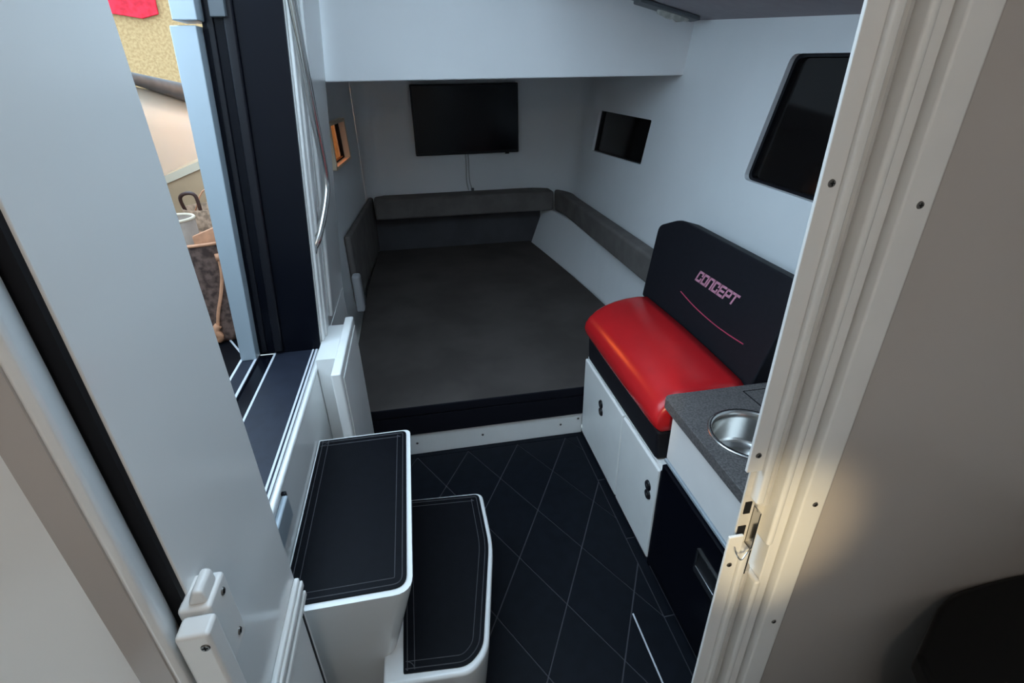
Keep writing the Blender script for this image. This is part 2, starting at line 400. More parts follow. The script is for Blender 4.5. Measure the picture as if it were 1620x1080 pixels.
# ---- hinged door standing open on the left
DU = Vector((-0.94, -0.342, 0)); DW = Vector((0.342, -0.94, 0)); DO = Vector((-0.316, 0.430, 0))
def dpt(u, w, z=0): return DO + DU * u + DW * w + Vector((0, 0, z))
door = thing('door_1', 'open white hinged door with raised border beside the glossy panel', 'door', (DO.x, DO.y, 0.05), kind='structure')
prof = [(0, 0), (0, 0.034), (0.004, 0.040), (0.010, 0.041), (0.046, 0.020), (0.60, 0.020), (0.64, 0.040), (0.66, 0.036), (0.66, 0)]
db = obj('door_slab', prism(nb(), [dpt(u, w, 0.05) for u, w in prof], (0, 0, 1.90)), GEL, bevel=0.0015)
adopt(door, db, obj('door_shade_band', prism(nb(), [dpt(u, w, 0.05) for u, w in ((0.0125, 0.0400), (0.0455, 0.0207), (0.0465, 0.0222), (0.0135, 0.0415))], (0, 0, 1.90)), TAUPE))  # taupe on the sloped band stands in for its shade
h1 = thing('hinge', 'white moulded hinge leaf screwed to the glossy panel', 'hinge', (-0.285, 0.44, 0.975))
a1 = obj('leaf', bx(-0.305, -0.270, 0.418, 0.468, 0.930, 1.038), PLASTIC, bevel=0.005, seg=3)
a2 = obj('knuckle', prism(nb(), [(-0.296, 0.424, 1.036), (-0.274, 0.424, 1.036), (-0.276, 0.424, 1.056), (-0.286, 0.424, 1.058)], (0, 0.034, 0)), PLASTIC, bevel=0.004)
adopt(h1, a1, a2, screw(None, (-0.270, 0.450, 1.022), (1, 0, 0), 0.005), screw(None, (-0.270, 0.450, 0.948), (1, 0, 0), 0.005))
h2 = thing('hinge', 'white moulded hinge leaf screwed to the open door', 'hinge', (-0.28, 0.40, 0.90))
b1 = obj('leaf', bx(-0.297, -0.262, 0.386, 0.414, 0.86, 1.036), PLASTIC, bevel=0.005, seg=3)
adopt(h2, b1, screw(None, (-0.270, 0.386, 1.016), (0, -1, 0), 0.005), screw(None, (-0.270, 0.386, 0.918), (0, -1, 0), 0.005))

# ---- right hand jamb of the near doorway and bulkhead
wb = struct('wall_bulkhead', 'taupe glossy bulkhead beside the near doorway', bx(0.541, 1.40, 0.463, 0.50, 0.0, 2.2), TAUPE)
tj = thing('trim_1', 'white stepped door jamb with rubber seals and screws', 'trim', (0.46, 0.47, 0.0), kind='structure')
parts = []
def strip(name, x0, x1, y0, z0, z1, m, bev=0.002, y1=0.50):
    o = obj(name, bx(x0, x1, y0, y1, z0, z1), m, bevel=bev); parts.append(o); return o
strip('inner_flange', 0.396, 0.419, 0.452, 1.078, 2.0, PLASTIC, 0.001, 0.457)
strip('inner_flange', 0.396, 0.419, 0.452, 0.0, 0.955, PLASTIC, 0.001, 0.457)
strip('ridge', 0.4195, 0.431, 0.446, 1.02, 2.0, PLASTIC, 0.003, 0.466)
strip('ridge', 0.4195, 0.431, 0.446, 0.0, 0.93, PLASTIC, 0.003, 0.466)
strip('channel', 0.431, 0.456, 0.470, 0.0, 2.0, RUBW, 0.0, 0.478)
def roundseal(name, x0, x1, yf, yb, z0, z1, m):
    pts = [(x0, yb)] + [(x0 + (x1 - x0) * (0.5 - 0.5 * math.cos(math.pi * i / 8)), yb - (yb - yf) * math.sin(math.pi * i / 8)) for i in range(9)] + [(x1, yb)]
    pts = [pts[0]] + pts[2:-2] + [pts[-1]]
    o = obj(name, zprism(pts, z0, z1), m, smooth=False); parts.append(o)
roundseal('bulb_seal', 0.431, 0.456, 0.456, 0.472, 1.005, 2.0, RUBW)
roundseal('bulb_seal', 0.431, 0.456, 0.456, 0.472, 0.0, 0.868, RUBW)
strip('bead', 0.456, 0.467, 0.446, 0.93, 2.0, PLASTIC, 0.004, 0.48)
strip('bead', 0.456, 0.467, 0.446, 0.0, 0.85, PLASTIC, 0.004, 0.48)
strip('stop', 0.4675, 0.4855, 0.452, 0.0, 2.0, PLASTIC, 0.002)
strip('gap', 0.4855, 0.4893, 0.470, 0.0, 2.0, BLACKR, 0.0)
strip('outer_flange', 0.4893, 0.527, 0.441, 0.0, 2.0, PLASTIC, 0.003)
strip('return', 0.527, 0.541, 0.452, 0.0, 2.0, TAUPE, 0.002)
# strike keeper
strip('strike_plate', 0.411, 0.431, 0.462, 0.86, 1.08, RUBW, 0.001, 0.466)
strip('strike_plate', 0.4315, 0.4335, 0.448, 0.875, 1.000, STEEL, 0.0, 0.47)
strip('strike_hole', 0.413, 0.425, 0.4605, 0.935, 0.965, BLACKR, 0.0, 0.466)
strip('strike_hole', 0.415, 0.425, 0.4605, 0.990, 1.012, BLACKR, 0.0, 0.466)
bm = nb(); tube(bm, smoothpts([(0.406, 0.450, 0.936), (0.404, 0.440, 0.932), (0.410, 0.436, 0.926), (0.420, 0.440, 0.934), (0.430, 0.446, 0.932)], 4), 0.0012, 6)
parts.append(obj('wire_hook', bm, STEEL))
for (x, y, z) in ((0.408, 0.452, 1.452), (0.407, 0.452, 1.106), (0.406, 0.452, 0.897), (0.510, 0.441, 1.427), (0.510, 0.441, 1.009), (0.509, 0.441, 0.748)):
    parts.append(screw(None, (x, y, z), (0, -1, 0), 0.0042))
adopt(tj, *parts)

# ---- near compartment shell (behind the photographer)
struct('ceiling_near', 'white ceiling of the near compartment', bx(-1.0, 1.40, -1.2, 0.50, 2.0, 2.06), LINER, 'ceiling')
struct('wall_near_back', 'white back wall of the near compartment', bx(-1.06, 1.40, -1.26, -1.2, 0.0, 2.06), GEL)
struct('wall_near_right', 'white side wall of the near compartment', bx(1.34, 1.40, -1.2, 0.463, 0.0, 2.0), GEL)
struct('wall_near_left', 'white left wall of the near compartment', bx(-1.06, -1.0, -1.2, 0.50, 0.0, 2.0), GEL)
struct('wall_near_port', 'white cross wall behind the open hinged door', bx(-1.0, -0.70, 0.44, 0.50, 0.0, 2.0), GEL)

def lamp(name, label, loc, aim, energy, col, size, spot=None, blend=0.6):
    t = thing(name, label, 'lamp', loc)
    t1 = obj('ring', lathe(nb(), loc, [(0.035, 0.0), (0.036, -0.010), (0.028, -0.012), (0.026, -0.002)], 24), STEEL, smooth=True)
    L = bpy.data.lights.new(name + '_bulb', 'SPOT' if spot else 'POINT'); L.energy = energy; L.color = col; L.shadow_soft_size = size
    lo = bpy.data.objects.new(name + '_bulb', L); COL.objects.link(lo); lo.location = Vector(loc) + Vector((0, 0, -0.03))
    if spot:
        L.spot_size = math.radians(spot); L.spot_blend = blend
        lo.rotation_euler = (Vector(aim) - lo.location).to_track_quat('-Z', 'Y').to_euler()
    adopt(t, t1, lo)
lamp('jamb_fill_spot', 'added warm spot out of view, brightens the door jamb', (-0.30, -1.10, 1.62), (0.462, 0.45, 0.95), 60.0, (1.0, 0.80, 0.46), 0.03, 10.5, 1.0)  # added spot, stands in for a warm sunbeam on the jamb
lamp('near_fill_lamp', 'added warm fill lamp on the unseen near ceiling', (-0.05, -0.45, 1.998), (0, 0, 0), 4.3, (1.0, 0.86, 0.72), 0.05)  # added fill light for the near compartment

# ================================================================== BERTH
mt = thing('berth_mattress', 'wide charcoal suede berth mattress with black front edge', 'mattress', (0.4, 2.9, 0.0))
def liner_x(y):
    t = (y - 2.0) / 2.11
    return 1.117 - 0.202 * max(0.0, (t - 0.2) / 0.8) ** 1.35
mp = rounded([(-0.281, 1.905), (1.112, 1.905)] + [(liner_x(y) - 0.005, y) for y in (2.4, 2.7, 3.0, 3.3, 3.6, 3.9, 4.11)] + [(-0.345, 4.11), (-0.385, 3.4), (-0.392, 2.5), (-0.392, 1.935)], [0.01, 0.01] + [0.0] * 7 + [0.02, 0.05, 0.02, 0.02])
mz = lambda y: 0.268 + 0.062 * max(0.0, (y - 1.9)) / 2.2
bm = nb(); prism(bm, [(x, y, 0.118) for x, y in mp], (0, 0, 0.10)); 
o1 = obj('mattress_side', bm, MATTS)
bm = nb()
lo = [bm.verts.new((x, y, 0.218)) for x, y in mp]; hi = [bm.verts.new((x, y, mz(y))) for x, y in mp]
bm.faces.new(hi); bm.faces.new(list(reversed(lo)))
for i in range(len(mp)): bm.faces.new([lo[i], lo[(i + 1) % len(mp)], hi[(i + 1) % len(mp)], hi[i]])
side_f = [f for f in bm.faces if abs(f.normal.z) < 0.5]
o2 = obj('mattress_top', bm, MATTR, bevel=0.012, seg=3)
o2.data.materials.append(MATTS)
for p in o2.data.polygons:
    if abs(p.normal.z) < 0.5: p.material_index = 1
adopt(mt, o1, o2)
kb = thing('berth_kick_board', 'white kick board below the berth with small screws', 'kick board', (0.2, 1.92, 0.0))
k1 = obj('board', bx(-0.281, 0.682, 1.912, 1.96, 0.0, 0.117), PLASTIC, bevel=0.003)
adopt(kb, k1, *[screw(None, (x, 1.912, 0.062), (0, -1, 0), 0.006) for x in (-0.11, 0.195, 0.575)], screw(None, (0.662, 1.912, 0.085), (0, -1, 0), 0.006))
struct('berth_base', 'white moulded base under the berth mattress', bx(-0.40, 1.10, 1.97, 4.08, 0.0, 0.115), GEL, 'berth base')

# bolster round the berth and the liner panel below it
bol = thing('berth_bolster', 'dark grey suede bolster running round the head of the berth', 'bolster', (0.4, 3.9, 0.6))
wallarc = [(a - 0.006, b - 0.006) for a, b in arc((0.88, 3.80), 0.32, 0, 90, 10, 0.35)]
side = [(1.186, 2.06), (1.186, 3.70)] + [p for p in wallarc if p[0] > 1.10] + [(1.075, 3.93), (1.10, 3.80), (1.10, 2.06)]
head = [p for p in wallarc if p[0] <= 1.10] + [(-0.25, YF - 0.006), (-0.322, 4.10), (-0.318, 3.955), (1.068, 3.94)]
b_r = obj('side_section', zprism(side, 0.610, 0.760), BOLST, bevel=0.018, seg=3)
b_f = obj('head_section', zprism(head, 0.610, 0.762), BOLST, bevel=0.018, seg=3)
b_l = obj('port_section', zprism([(lx(4.11) + 0.003, 4.11), (lx(3.0) + 0.003, 3.0), (lx(3.0) + 0.040, 3.0), (lx(4.11) + 0.040, 4.11)], 0.345, 0.758), BOLST, bevel=0.015, seg=3)
struct('wall_head_panel', 'dark suede panel below the bolster at the head of the berth', bx(-0.362, 1.0, 4.115, 4.145, 0.12, 0.606), mat('dark_suede_panel', (0.085, 0.083, 0.09), 0.9, 0.1, var=0.15, vscale=6))
adopt(bol, b_r, b_f, b_l)
be = obj('bolster_end', bx(-0.385, -0.340, 2.66, 2.73, 0.42, 0.63), mat('pale_suede', (0.30, 0.30, 0.31), 0.9, 0.1), bevel=0.015, seg=3); adopt(bol, be)
bm = nb()
lp = []
for k in range(13):
    t = k / 12; y = 2.0 + 2.11 * t; a = liner_x(y); b = 1.157 - 0.137 * t ** 3
    lp.append(((a, y), (b, min(y, 4.02 + 0.005 * k))))
g = []
for (a, b) in lp:
    g.append([bm.verts.new((a[0], a[1], 0.12)), bm.verts.new((a[0] + 0.003, a[1], 0.30)), bm.verts.new((b[0], b[1], 0.612)), bm.verts.new((b[0] + 0.02, b[1], 0.612)), bm.verts.new((a[0] + 0.02, a[1], 0.12))])
for A, B in zip(g, g[1:]):
    for k in range(5): bm.faces.new([A[k], A[(k + 1) % 5], B[(k + 1) % 5], B[k]])
bm.faces.new(g[0]); bm.faces.new(list(reversed(g[-1])))
struct('wall_liner', 'white liner panel between the mattress and the side bolster', bm, LINER, smooth=False)

# television
tv = thing('television', 'flat black television on the forward bulkhead above the bolster', 'television', (0.43, 4.10, 1.05))
t1 = obj('case', bx(0.030, 0.815, 4.075, 4.145, 1.045, 1.525), BLACKP, bevel=0.006)
t2 = obj('screen', bx(0.042, 0.803, 4.071, 4.076, 1.066, 1.513), SCREEN)
t3 = obj('sensor', bx(0.71, 0.74, 4.078, 4.09, 1.036, 1.046), BLACKP)
adopt(tv, t1, t2, t3)
for k, (x, lab) in enumerate(((0.405, 'thin grey cable hanging below the television, bare end'), (0.425, 'thin grey cable hanging below the television with plug'))):
    c = thing('television_cable', lab, 'cable', (x, 4.14, 0.76))
    q1 = obj('wire', tube(nb(), smoothpts([(x, 4.12, 1.05), (x + 0.004, 4.142, 0.98), (x + 0.003 * k, 4.144, 0.85), (x + 0.012 + 0.01 * k, 4.142, 0.765)], 5), 0.004, 8), WIREM, smooth=True)
    adopt(c, q1)
    if k: adopt(c, obj('plug', bx(x + 0.012, x + 0.034, 4.125, 4.148, 0.760, 0.782), DARKG, bevel=0.003))

# ================================================================== PORT CABINET DOOR AND GRAB RAIL
cab = thing('side_cabinet', 'narrow white cabinet with thick door between steps and berth', 'cabinet', (-0.34, 1.67, 0.0))
c1 = obj('body', bx(-0.398, -0.326, 1.62, 1.900, 0.0, 0.70), GEL)
c2 = obj('door', bx(-0.322, -0.290, 1.445, 1.895, 0.02, 0.735), PLASTIC, bevel=0.006)
c3 = obj('door_panel', bx(-0.290, -0.286, 1.47, 1.875, 0.05, 0.705), PLASTIC, bevel=0.002)
c4 = obj('latch', disc(nb(), (-0.286, 1.56, 0.30), (1, 0, 0), 0.014, 0.006), BLACKP)
c5 = obj('latch', disc(nb(), (-0.286, 1.56, 0.33), (1, 0, 0), 0.012, 0.006), BLACKP)
adopt(cab, c1, c2, c3, c4, c5)
gr = thing('grab_rail', 'bent chrome grab rail on the ribbed pillar', 'grab rail', (-0.36, 1.85, 1.0))
pts = smoothpts([(-0.362, 1.795, 1.050), (-0.342, 1.812, 1.085), (-0.310, 1.875, 1.190), (-0.300, 1.894, 1.270), (-0.292, 1.83, 1.47), (-0.280, 1.74, 1.75), (-0.272, 1.69, 1.90)], 6)
g1 = obj('rail', tube(nb(), pts, 0.0125, 12), STEEL, smooth=True)
g2 = obj('foot', tube(nb(), [(-0.385, 1.790, 0.995), (-0.372, 1.790, 1.03), (-0.362, 1.795, 1.052)], [0.009, 0.015, 0.0125], 10), STEEL, smooth=True)
adopt(gr, g1, g2)

# ================================================================== ENTRY STEPS
st = thing('entry_steps', 'white moulded two tread entry steps with black foam treads', 'steps', (-0.2, 1.1, 0.0))
s1o = rounded([(-0.398, 0.806), (-0.100, 0.806), (-0.100, 1.436), (-0.398, 1.436)], [0.0, 0.045, 0.025, 0.0], 6)
s2o = rounded([(-0.20, 0.752), (0.02, 0.742), (0.066, 0.79), (0.128, 1.118), (0.124, 1.352), (-0.20, 1.372)], [0.0, 0.05, 0.03, 0.05, 0.03, 0.0], 6)
def taper(outline, z0, z1, d, keep_left=None, dx=None):
    dx = dx or d
    bm = nb(); c = Vector(((min(p[0] for p in outline) + max(p[0] for p in outline)) / 2, (min(p[1] for p in outline) + max(p[1] for p in outline)) / 2))
    ring = []
    for z, k in ((z0, 1.0), (z1 - 0.035, 0.06), (z1, 0.0)):
        row = []
        for p in outline:
            q = Vector(p); dirv = (c - q); 
            off = Vector((math.copysign(min(dx, abs(dirv.x)), dirv.x), math.copysign(min(d, abs(dirv.y)), dirv.y))) * k
            if keep_left is not None and q.x < keep_left: off.x = 0
            row.append(bm.verts.new((q.x + off.x, q.y + off.y, z)))
        ring.append(row)
    n = len(outline)
    for A, B in zip(ring, ring[1:]):
        for j in range(n): bm.faces.new([A[j], A[(j + 1) % n], B[(j + 1) % n], B[j]])
    bm.faces.new(ring[-1]); bm.faces.new(list(reversed(ring[0])))
    return bm
u1 = obj('upper_step', taper(s1o, 0.0, 0.497, 0.040, -0.39, 0.13), GEL, bevel=0.010, seg=3)
u2 = obj('lower_step', taper(s2o, 0.0, 0.247, 0.018, -0.19), GEL, bevel=0.010, seg=3)
def inset(outline, d):
    n = len(outline); out = []
    for i in range(n):
        p = Vector(outline[i]); a = Vector(outline[i - 1]); b = Vector(outline[(i + 1) % n])
        t = (b - a).normalized(); out.append((p.x - t.y * d, p.y + t.x * d))
    return out
t1o = rounded([(-0.392, 0.822), (-0.114, 0.822), (-0.114, 1.424), (-0.392, 1.424)], [0.004, 0.035, 0.018, 0.004], 6)
t2o = rounded([(-0.150, 0.772), (0.010, 0.760), (0.053, 0.80), (0.114, 1.118), (0.110, 1.338), (-0.150, 1.356)], [0.004, 0.04, 0.03, 0.04, 0.018, 0.004], 6)
adopt(st, u1, u2)
for tname, to, z in (('upper_tread', t1o, 0.497), ('lower_tread', t2o, 0.247)):
    o = obj(tname, zprism(to, z - 0.002, z + 0.005), TREAD); adopt(st, o)
    for d, w in ((0.010, 0.0010), (0.028, 0.0008)):
        l = obj('seam_line', tube(nb(), [(x, y, z + 0.005) for x, y in inset(to, d)], w * 1.3, 4, closed=True), STITCH)
        l.parent = o

# ================================================================== BENCH SEAT
bn = thing('bench_cabinet', 'white bench cabinet with two doors and black latches under the seat', 'cabinet', (0.9, 1.5, 0.0))
b1 = obj('body', bx(0.692, 1.10, 1.135, 1.900, 0.0, 0.43), PLASTIC)
b2 = obj('toe_strip', bx(0.684, 0.692, 1.135, 1.900, 0.0, 0.022), BLACKP)
b3 = obj('end_post', bx(0.680, 0.70, 1.125, 1.140, 0.0, 0.43), BLACKG, bevel=0.002)
adopt(bn, b1, b2, b3)
for (y0, y1, ly, lz) in ((1.452, 1.898, 1.669, 0.31), (1.142, 1.446, 1.195, 0.297)):
    d = obj('door', bx(0.676, 0.692, y0, y1, 0.022, 0.425), PLASTIC, bevel=0.007, seg=3)
    adopt(bn, d)
    lt = obj('latch', disc(nb(), (0.676, ly, lz + 0.020), (-1, 0, 0), 0.019, 0.006, 18), BLACKP, d)
    lt2 = obj('latch_ring', disc(nb(), (0.676, ly - 0.006, lz - 0.014), (-1, 0, 0), 0.019, 0.006, 18), BLACKP, d)
    obj('latch_pin', disc(nb(), (0.6705, ly, lz + 0.020), (-1, 0, 0), 0.006, 0.001, 10), SCREW, d)
    obj('latch_pin', disc(nb(), (0.6705, ly - 0.006, lz - 0.014), (-1, 0, 0), 0.006, 0.001, 10), SCREW, d)
sc = thing('seat_cushion', 'glossy red domed seat cushion on black base', 'cushion', (0.85, 1.5, 0.43))
sp = [(0.684, 0.431), (0.678, 0.545), (1.09, 0.545), (1.09, 0.431)]
q1 = obj('base', prism(nb(), [(x, 1.186, z) for x, z in sp], (0, 0.695, 0)), BLKF, bevel=0.012, seg=3)
def loft(rows, name, m):
    bm = nb(); g = [[bm.verts.new(p) for p in r] for r in rows]
    for A, B in zip(g, g[1:]):
        for j in range(len(A) - 1): bm.faces.new([A[j], A[j + 1], B[j + 1], B[j]])
        bm.faces.new([A[-1], A[0], B[0], B[-1]])
    bm.faces.new(g[0]); bm.faces.new(list(reversed(g[-1])))
    return obj(name, bm, m, smooth=True)
dome = [(0.676, 0.546), (0.664, 0.562), (0.659, 0.585), (0.664, 0.612), (0.680, 0.640), (0.708, 0.664), (0.746, 0.682), (0.80, 0.695), (0.86, 0.700), (0.92, 0.698), (0.962, 0.690), (0.967, 0.60), (0.967, 0.546)]
rows = []
ts_ = [0, 0.006, 0.02, 0.045, 0.08, 0.15, 0.3, 0.5, 0.7, 0.85, 0.92, 0.955, 0.98, 0.994, 1.0]
for t in ts_:
    y = 1.188 + t * 0.725
    e = min(t, 1 - t) * 0.765
    k = 1.0 if e > 0.035 else math.sqrt(max(0.0, 1 - (1 - e / 0.035) ** 2))
    k = (0.72 + 0.28 * k) * (0.93 + 0.07 * math.sin(math.pi * t))
    rows.append([(0.967 + (x - 0.967) * (0.955 + 0.045 * (k - 0.72) / 0.28), y + 0.22 * max(0, x - 0.68) * t, 0.546 + (z - 0.546) * k) for x, z in dome])
# ease the spacing of the end rows
q2 = loft(rows, 'cover', REDV)
adopt(sc, q1, q2)
# backrest
NB = Vector((-1, 0, 0.3)).normalized(); UB = Vector((0.3, 0, 1)).normalized()
def bpt(y, z, d=0.0): return Vector((0.97 + 0.3 * (z - 0.66), y, z)) + NB * d
bk = thing('back_cushion', 'black upright back cushion with pink lettering behind the red seat', 'cushion', (1.0, 1.6, 0.66))
bo = rounded([(1.19, 0.655), (2.010, 0.660), (2.100, 0.955), (1.945, 1.018), (1.235, 1.008), (1.19, 0.985)], [0.01, 0.01, 0.03, 0.05, 0.03, 0.02], 5)
w1 = obj('pad', prism(nb(), [bpt(y, z) for y, z in bo], -NB * 0.075), BLKF, bevel=0.016, seg=3)
GLY = {'C': [[(1, 0.72), (1, 1), (0, 1), (0, 0), (1, 0), (1, 0.28)]], 'O': [[(0, 0), (0, 1), (1, 1), (1, 0), (0, 0)]], 'N': [[(0, 0), (0, 1), (1, 1), (1, 0)]],
       'E': [[(1, 1), (0, 1), (0, 0), (1, 0)], [(0, 0.5), (0.9, 0.5)]], 'P': [[(0, 0), (0, 1), (1, 1), (1, 0.42), (0, 0.42)]], 'T': [[(-0.1, 1), (1.1, 1)], [(0.5, 1), (0.5, 0)]]}
org = bpt(1.547, 0.868, 0.001); LW, LH, LS, TH = 0.026, 0.034, 0.0378, 0.0042
bm = nb()
for k, chr_ in enumerate('CONCEPT'):
    for li, line in enumerate(GLY[chr_]):
        for (ua, va), (ub, vb) in zip(line, line[1:]):
            a = Vector((ua * LW, va * LH)); b = Vector((ub * LW, vb * LH)); t = (b - a).normalized() * TH; n = Vector((-t.y, t.x))
            quad = [a - t + n, b + t + n, b + t - n, a - t - n]
            loop = []
            for q in quad:
                lx_ = (k - 3) * LS - LW / 2 + q.x + 0.28 * (q.y - LH / 2); ly_ = q.y - LH / 2
                loop.append(org + Vector((0, -1, 0)) * lx_ + UB * ly_)
            prism(bm, loop, NB * 0.0012)
w2 = obj('lettering', bm, PINK)
w3 = obj('piping_line', tube(nb(), smoothpts([bpt(1.738, 0.780, 0.001), bpt(1.62, 0.766, 0.001), bpt(1.494, 0.760, 0.001), bpt(1.40, 0.761, 0.001), bpt(1.299, 0.767, 0.001)], 6), 0.0021, 6), REDT)
w3['label'] = 'thin red stitched line'; w2['label'] = 'pink stitched lettering'
adopt(bk, w1, w2, w3)
struct('seat_ledge', 'white moulded ledge behind the bench seat', bx(1.102, 1.16, 1.14, 1.90, 0.0, 0.62), GEL, 'ledge')

# ================================================================== GALLEY
ga = thing('galley_cabinet', 'white panelled galley cabinet under the grey countertop', 'cabinet', (0.95, 0.82, 0.0))
g1 = obj('front_panel', bx(0.688, 0.712, 0.52, 1.132, 0.488, 0.655), PLASTIC, bevel=0.003)
g2 = obj('panel_lip', bx(0.682, 0.70, 0.52, 1.132, 0.476, 0.487), ALU, bevel=0.002)
g3 = obj('end_panel', bx(0.712, 1.12, 1.118, 1.132, 0.0, 0.655), PLASTIC)
adopt(ga, g1, g2, g3)
# countertop with a round cut-out
co = rounded([(0.674, 0.505), (0.674, 1.182), (1.17, 1.182), (1.17, 0.505)], [0.0, 0.03, 0.0, 0.0], 5)
SC = (0.822, 0.958); SR = 0.104
hole = [(SC[0] + SR * math.cos(2 * math.pi * i / 36), SC[1] + SR * math.sin(2 * math.pi * i / 36)) for i in range(36)]
ctp = thing('countertop', 'dark grey speckled countertop with inset round basin', 'countertop', (0.92, 0.84, 0.655))
k1 = obj('slab', plate(co, [hole], lambda x, y: (x, y, 0.657), (0, 0, 0.033)), COUNTER, bevel=0.004)
lid = [(0.922, 1.150), (1.14, 1.150), (1.14, 0.76), (0.944, 0.76)]
k2 = obj('lid_seam', tube(nb(), [(x, y, 0.690) for x, y in lid], 0.0022, 5, closed=True), BLACKR)
adopt(ctp, k1, k2)
sk = thing('round_basin', 'round stainless steel basin set into the grey countertop', 'sink', (SC[0], SC[1], 0.60))
bm = nb(); lathe(bm, (SC[0], SC[1], 0.690), [(0.112, 0.0005), (0.113, 0.003), (0.110, 0.0055), (0.103, 0.0055), (0.099, 0.001), (0.098, -0.02), (0.096, -0.085), (0.088, -0.098), (0.06, -0.104), (0.02, -0.106), (0.0005, -0.106)], 40)
m1 = obj('bowl', bm, STEEL, smooth=True)
bm = nb(); lathe(bm, (SC[0], SC[1], 0.585), [(0.024, 0.0), (0.024, 0.003), (0.018, 0.003), (0.015, 0.001), (0.0005, 0.001)], 20)
m2 = obj('drain', bm, CHROME, smooth=True)
adopt(sk, m1, m2)
fg = thing('fridge', 'black built in fridge below the galley counter', 'fridge', (0.9, 0.82, 0.0))
f1 = obj('body', bx(0.705, 1.10, 0.52, 1.112, 0.0, 0.474), BLACKP)
f2 = obj('door', bx(0.672, 0.704, 0.52, 1.122, 0.03, 0.472), BLACKG, bevel=0.004)
f3 = obj('handle_frame', plate([(0.765, 0.30), (0.872, 0.30), (0.872, 0.385), (0.765, 0.385)], [[(0.772, 0.312), (0.864, 0.312), (0.864, 0.380), (0.772, 0.380)]], lambda y, z: (0.6722, y, z), (-0.005, 0, 0)), STEEL)
f4 = obj('handle_recess', bx(0.6708, 0.6722, 0.772, 0.864, 0.312, 0.380), BLACKR)
f5 = obj('handle_bar', bx(0.666, 0.6722, 0.770, 0.866, 0.312, 0.326), CHROME, bevel=0.002)
adopt(fg, f1, f2, f3, f4, f5)
obj('border_line', bx(0.553, 0.558, 0.64, 0.965, -0.002, 0.0015), LINE, floor)

# ================================================================== BLACK SEAT (near right)
bs = thing('black_seat', 'black moulded seat with chamfered corner by the taupe bulkhead', 'seat', (0.95, 0.3, 0.0))
so = rounded([(0.735, 0.372), (0.71, 0.32), (0.70, 0.05), (1.25, 0.05), (1.25, 0.46), (1.0, 0.462), (0.872, 0.452)], [0.006, 0.01, 0.05, 0.02, 0.02, 0.05, 0.05], 5)
SEATB = mat('black_seat_shell', (0.004, 0.0045, 0.005), 0.4, 0.18)
n1 = obj('lid', zprism(so, 0.655, 0.70), SEATB, bevel=0.010, seg=3)
n2 = obj('body', zprism(inset(so, 0.03), 0.0, 0.654), SEATB)
adopt(bs, n1, n2)

# ================================================================== OUTSIDE
struct('ground', 'pale concrete ground around the boat', bx(-30, 30, -30, 30, -1.6, -1.5), GROUND, 'ground')
struct('side_deck', 'black side deck outside the sliding door', bx(-1.35, -0.69, -0.6, 3.6, 0.60, 0.655), TREAD, 'deck')
struct('side_deck_line', 'pale seam line across the black side deck', prism(nb(), [(-0.80, 1.98, 0.656), (-0.795, 1.985, 0.656), (-0.672, 1.775, 0.656), (-0.677, 1.77, 0.656)], (0, 0, 0.002)), LINE, 'deck')
gw = [(-1.42, -0.6), (-1.36, 1.0), (-1.28, 2.0), (-1.18, 2.75), (-1.10, 3.4), (-1.05, 4.6)]
gp = [tuple(p)[:2] for p in smoothpts([(a, b, 0) for a, b in gw], 5)]
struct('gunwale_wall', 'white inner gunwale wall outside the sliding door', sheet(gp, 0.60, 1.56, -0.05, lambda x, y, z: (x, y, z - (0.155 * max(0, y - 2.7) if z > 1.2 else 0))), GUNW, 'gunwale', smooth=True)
bt = []
for i, p in enumerate(gp):
    bt.append((p[0] + 0.01, p[1], 1.590 - 0.165 * max(0, (p[1] - 2.7))))
coam = obj('coaming_bolster', tube(nb(), bt, [0.022 + 0.026 * max(0.0, min(1.2, (p[1] - 2.7) / 0.55)) for p in bt], 12), mat('dark_coaming', (0.06, 0.055, 0.055), 0.55, 0.3, var=0.3, vscale=15), smooth=True)
tag(coam, 'dark grey rolled coaming along the top of the gunwale', 'coaming')
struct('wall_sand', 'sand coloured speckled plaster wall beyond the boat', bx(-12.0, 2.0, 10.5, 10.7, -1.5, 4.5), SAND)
rc = thing('red_banner', 'red cloth hanging on the sand coloured wall', 'banner', (-4.19, 9.9, 2.4))
bm = nb(); prism(bm, [(-4.6, 10.48, 2.62), (-4.5, 10.48, 2.58), (-4.0, 10.48, 2.50), (-3.75, 10.48, 2.56), (-3.7, 10.48, 3.4), (-4.6, 10.48, 3.4)], (0, -0.05, 0))
adopt(rc, obj('cloth', bm, REDC, bevel=0.01))

# cream box on the side deck
cb = thing('cream_box', 'cream board box leaning behind the brown tote bag', 'box', (-0.98, 2.45, 0.655))
cbp = [(-1.10, 2.42), (-0.86, 2.36), (-0.83, 2.50), (-1.06, 2.58)]
bm = nb()
lo = [bm.verts.new((x, y, 0.656)) for x, y in cbp]; hi = [bm.verts.new((x, y, z)) for (x, y), z in zip(cbp, (1.17, 1.26, 1.30, 1.21))]
bm.faces.new(hi); bm.faces.new(list(reversed(lo)))
for i in range(4): bm.faces.new([lo[i], lo[(i + 1) % 4], hi[(i + 1) % 4], hi[i]])
x1 = obj('board', bm, CARD, bevel=0.004)
x2 = obj('top_edge', prism(nb(), [(-1.105, 2.415, 1.155), (-0.855, 2.352, 1.245), (-0.855, 2.352, 1.275), (-1.105, 2.415, 1.185)], (0.01, 0.03, 0)), WHITEV)
adopt(cb, x1, x2)

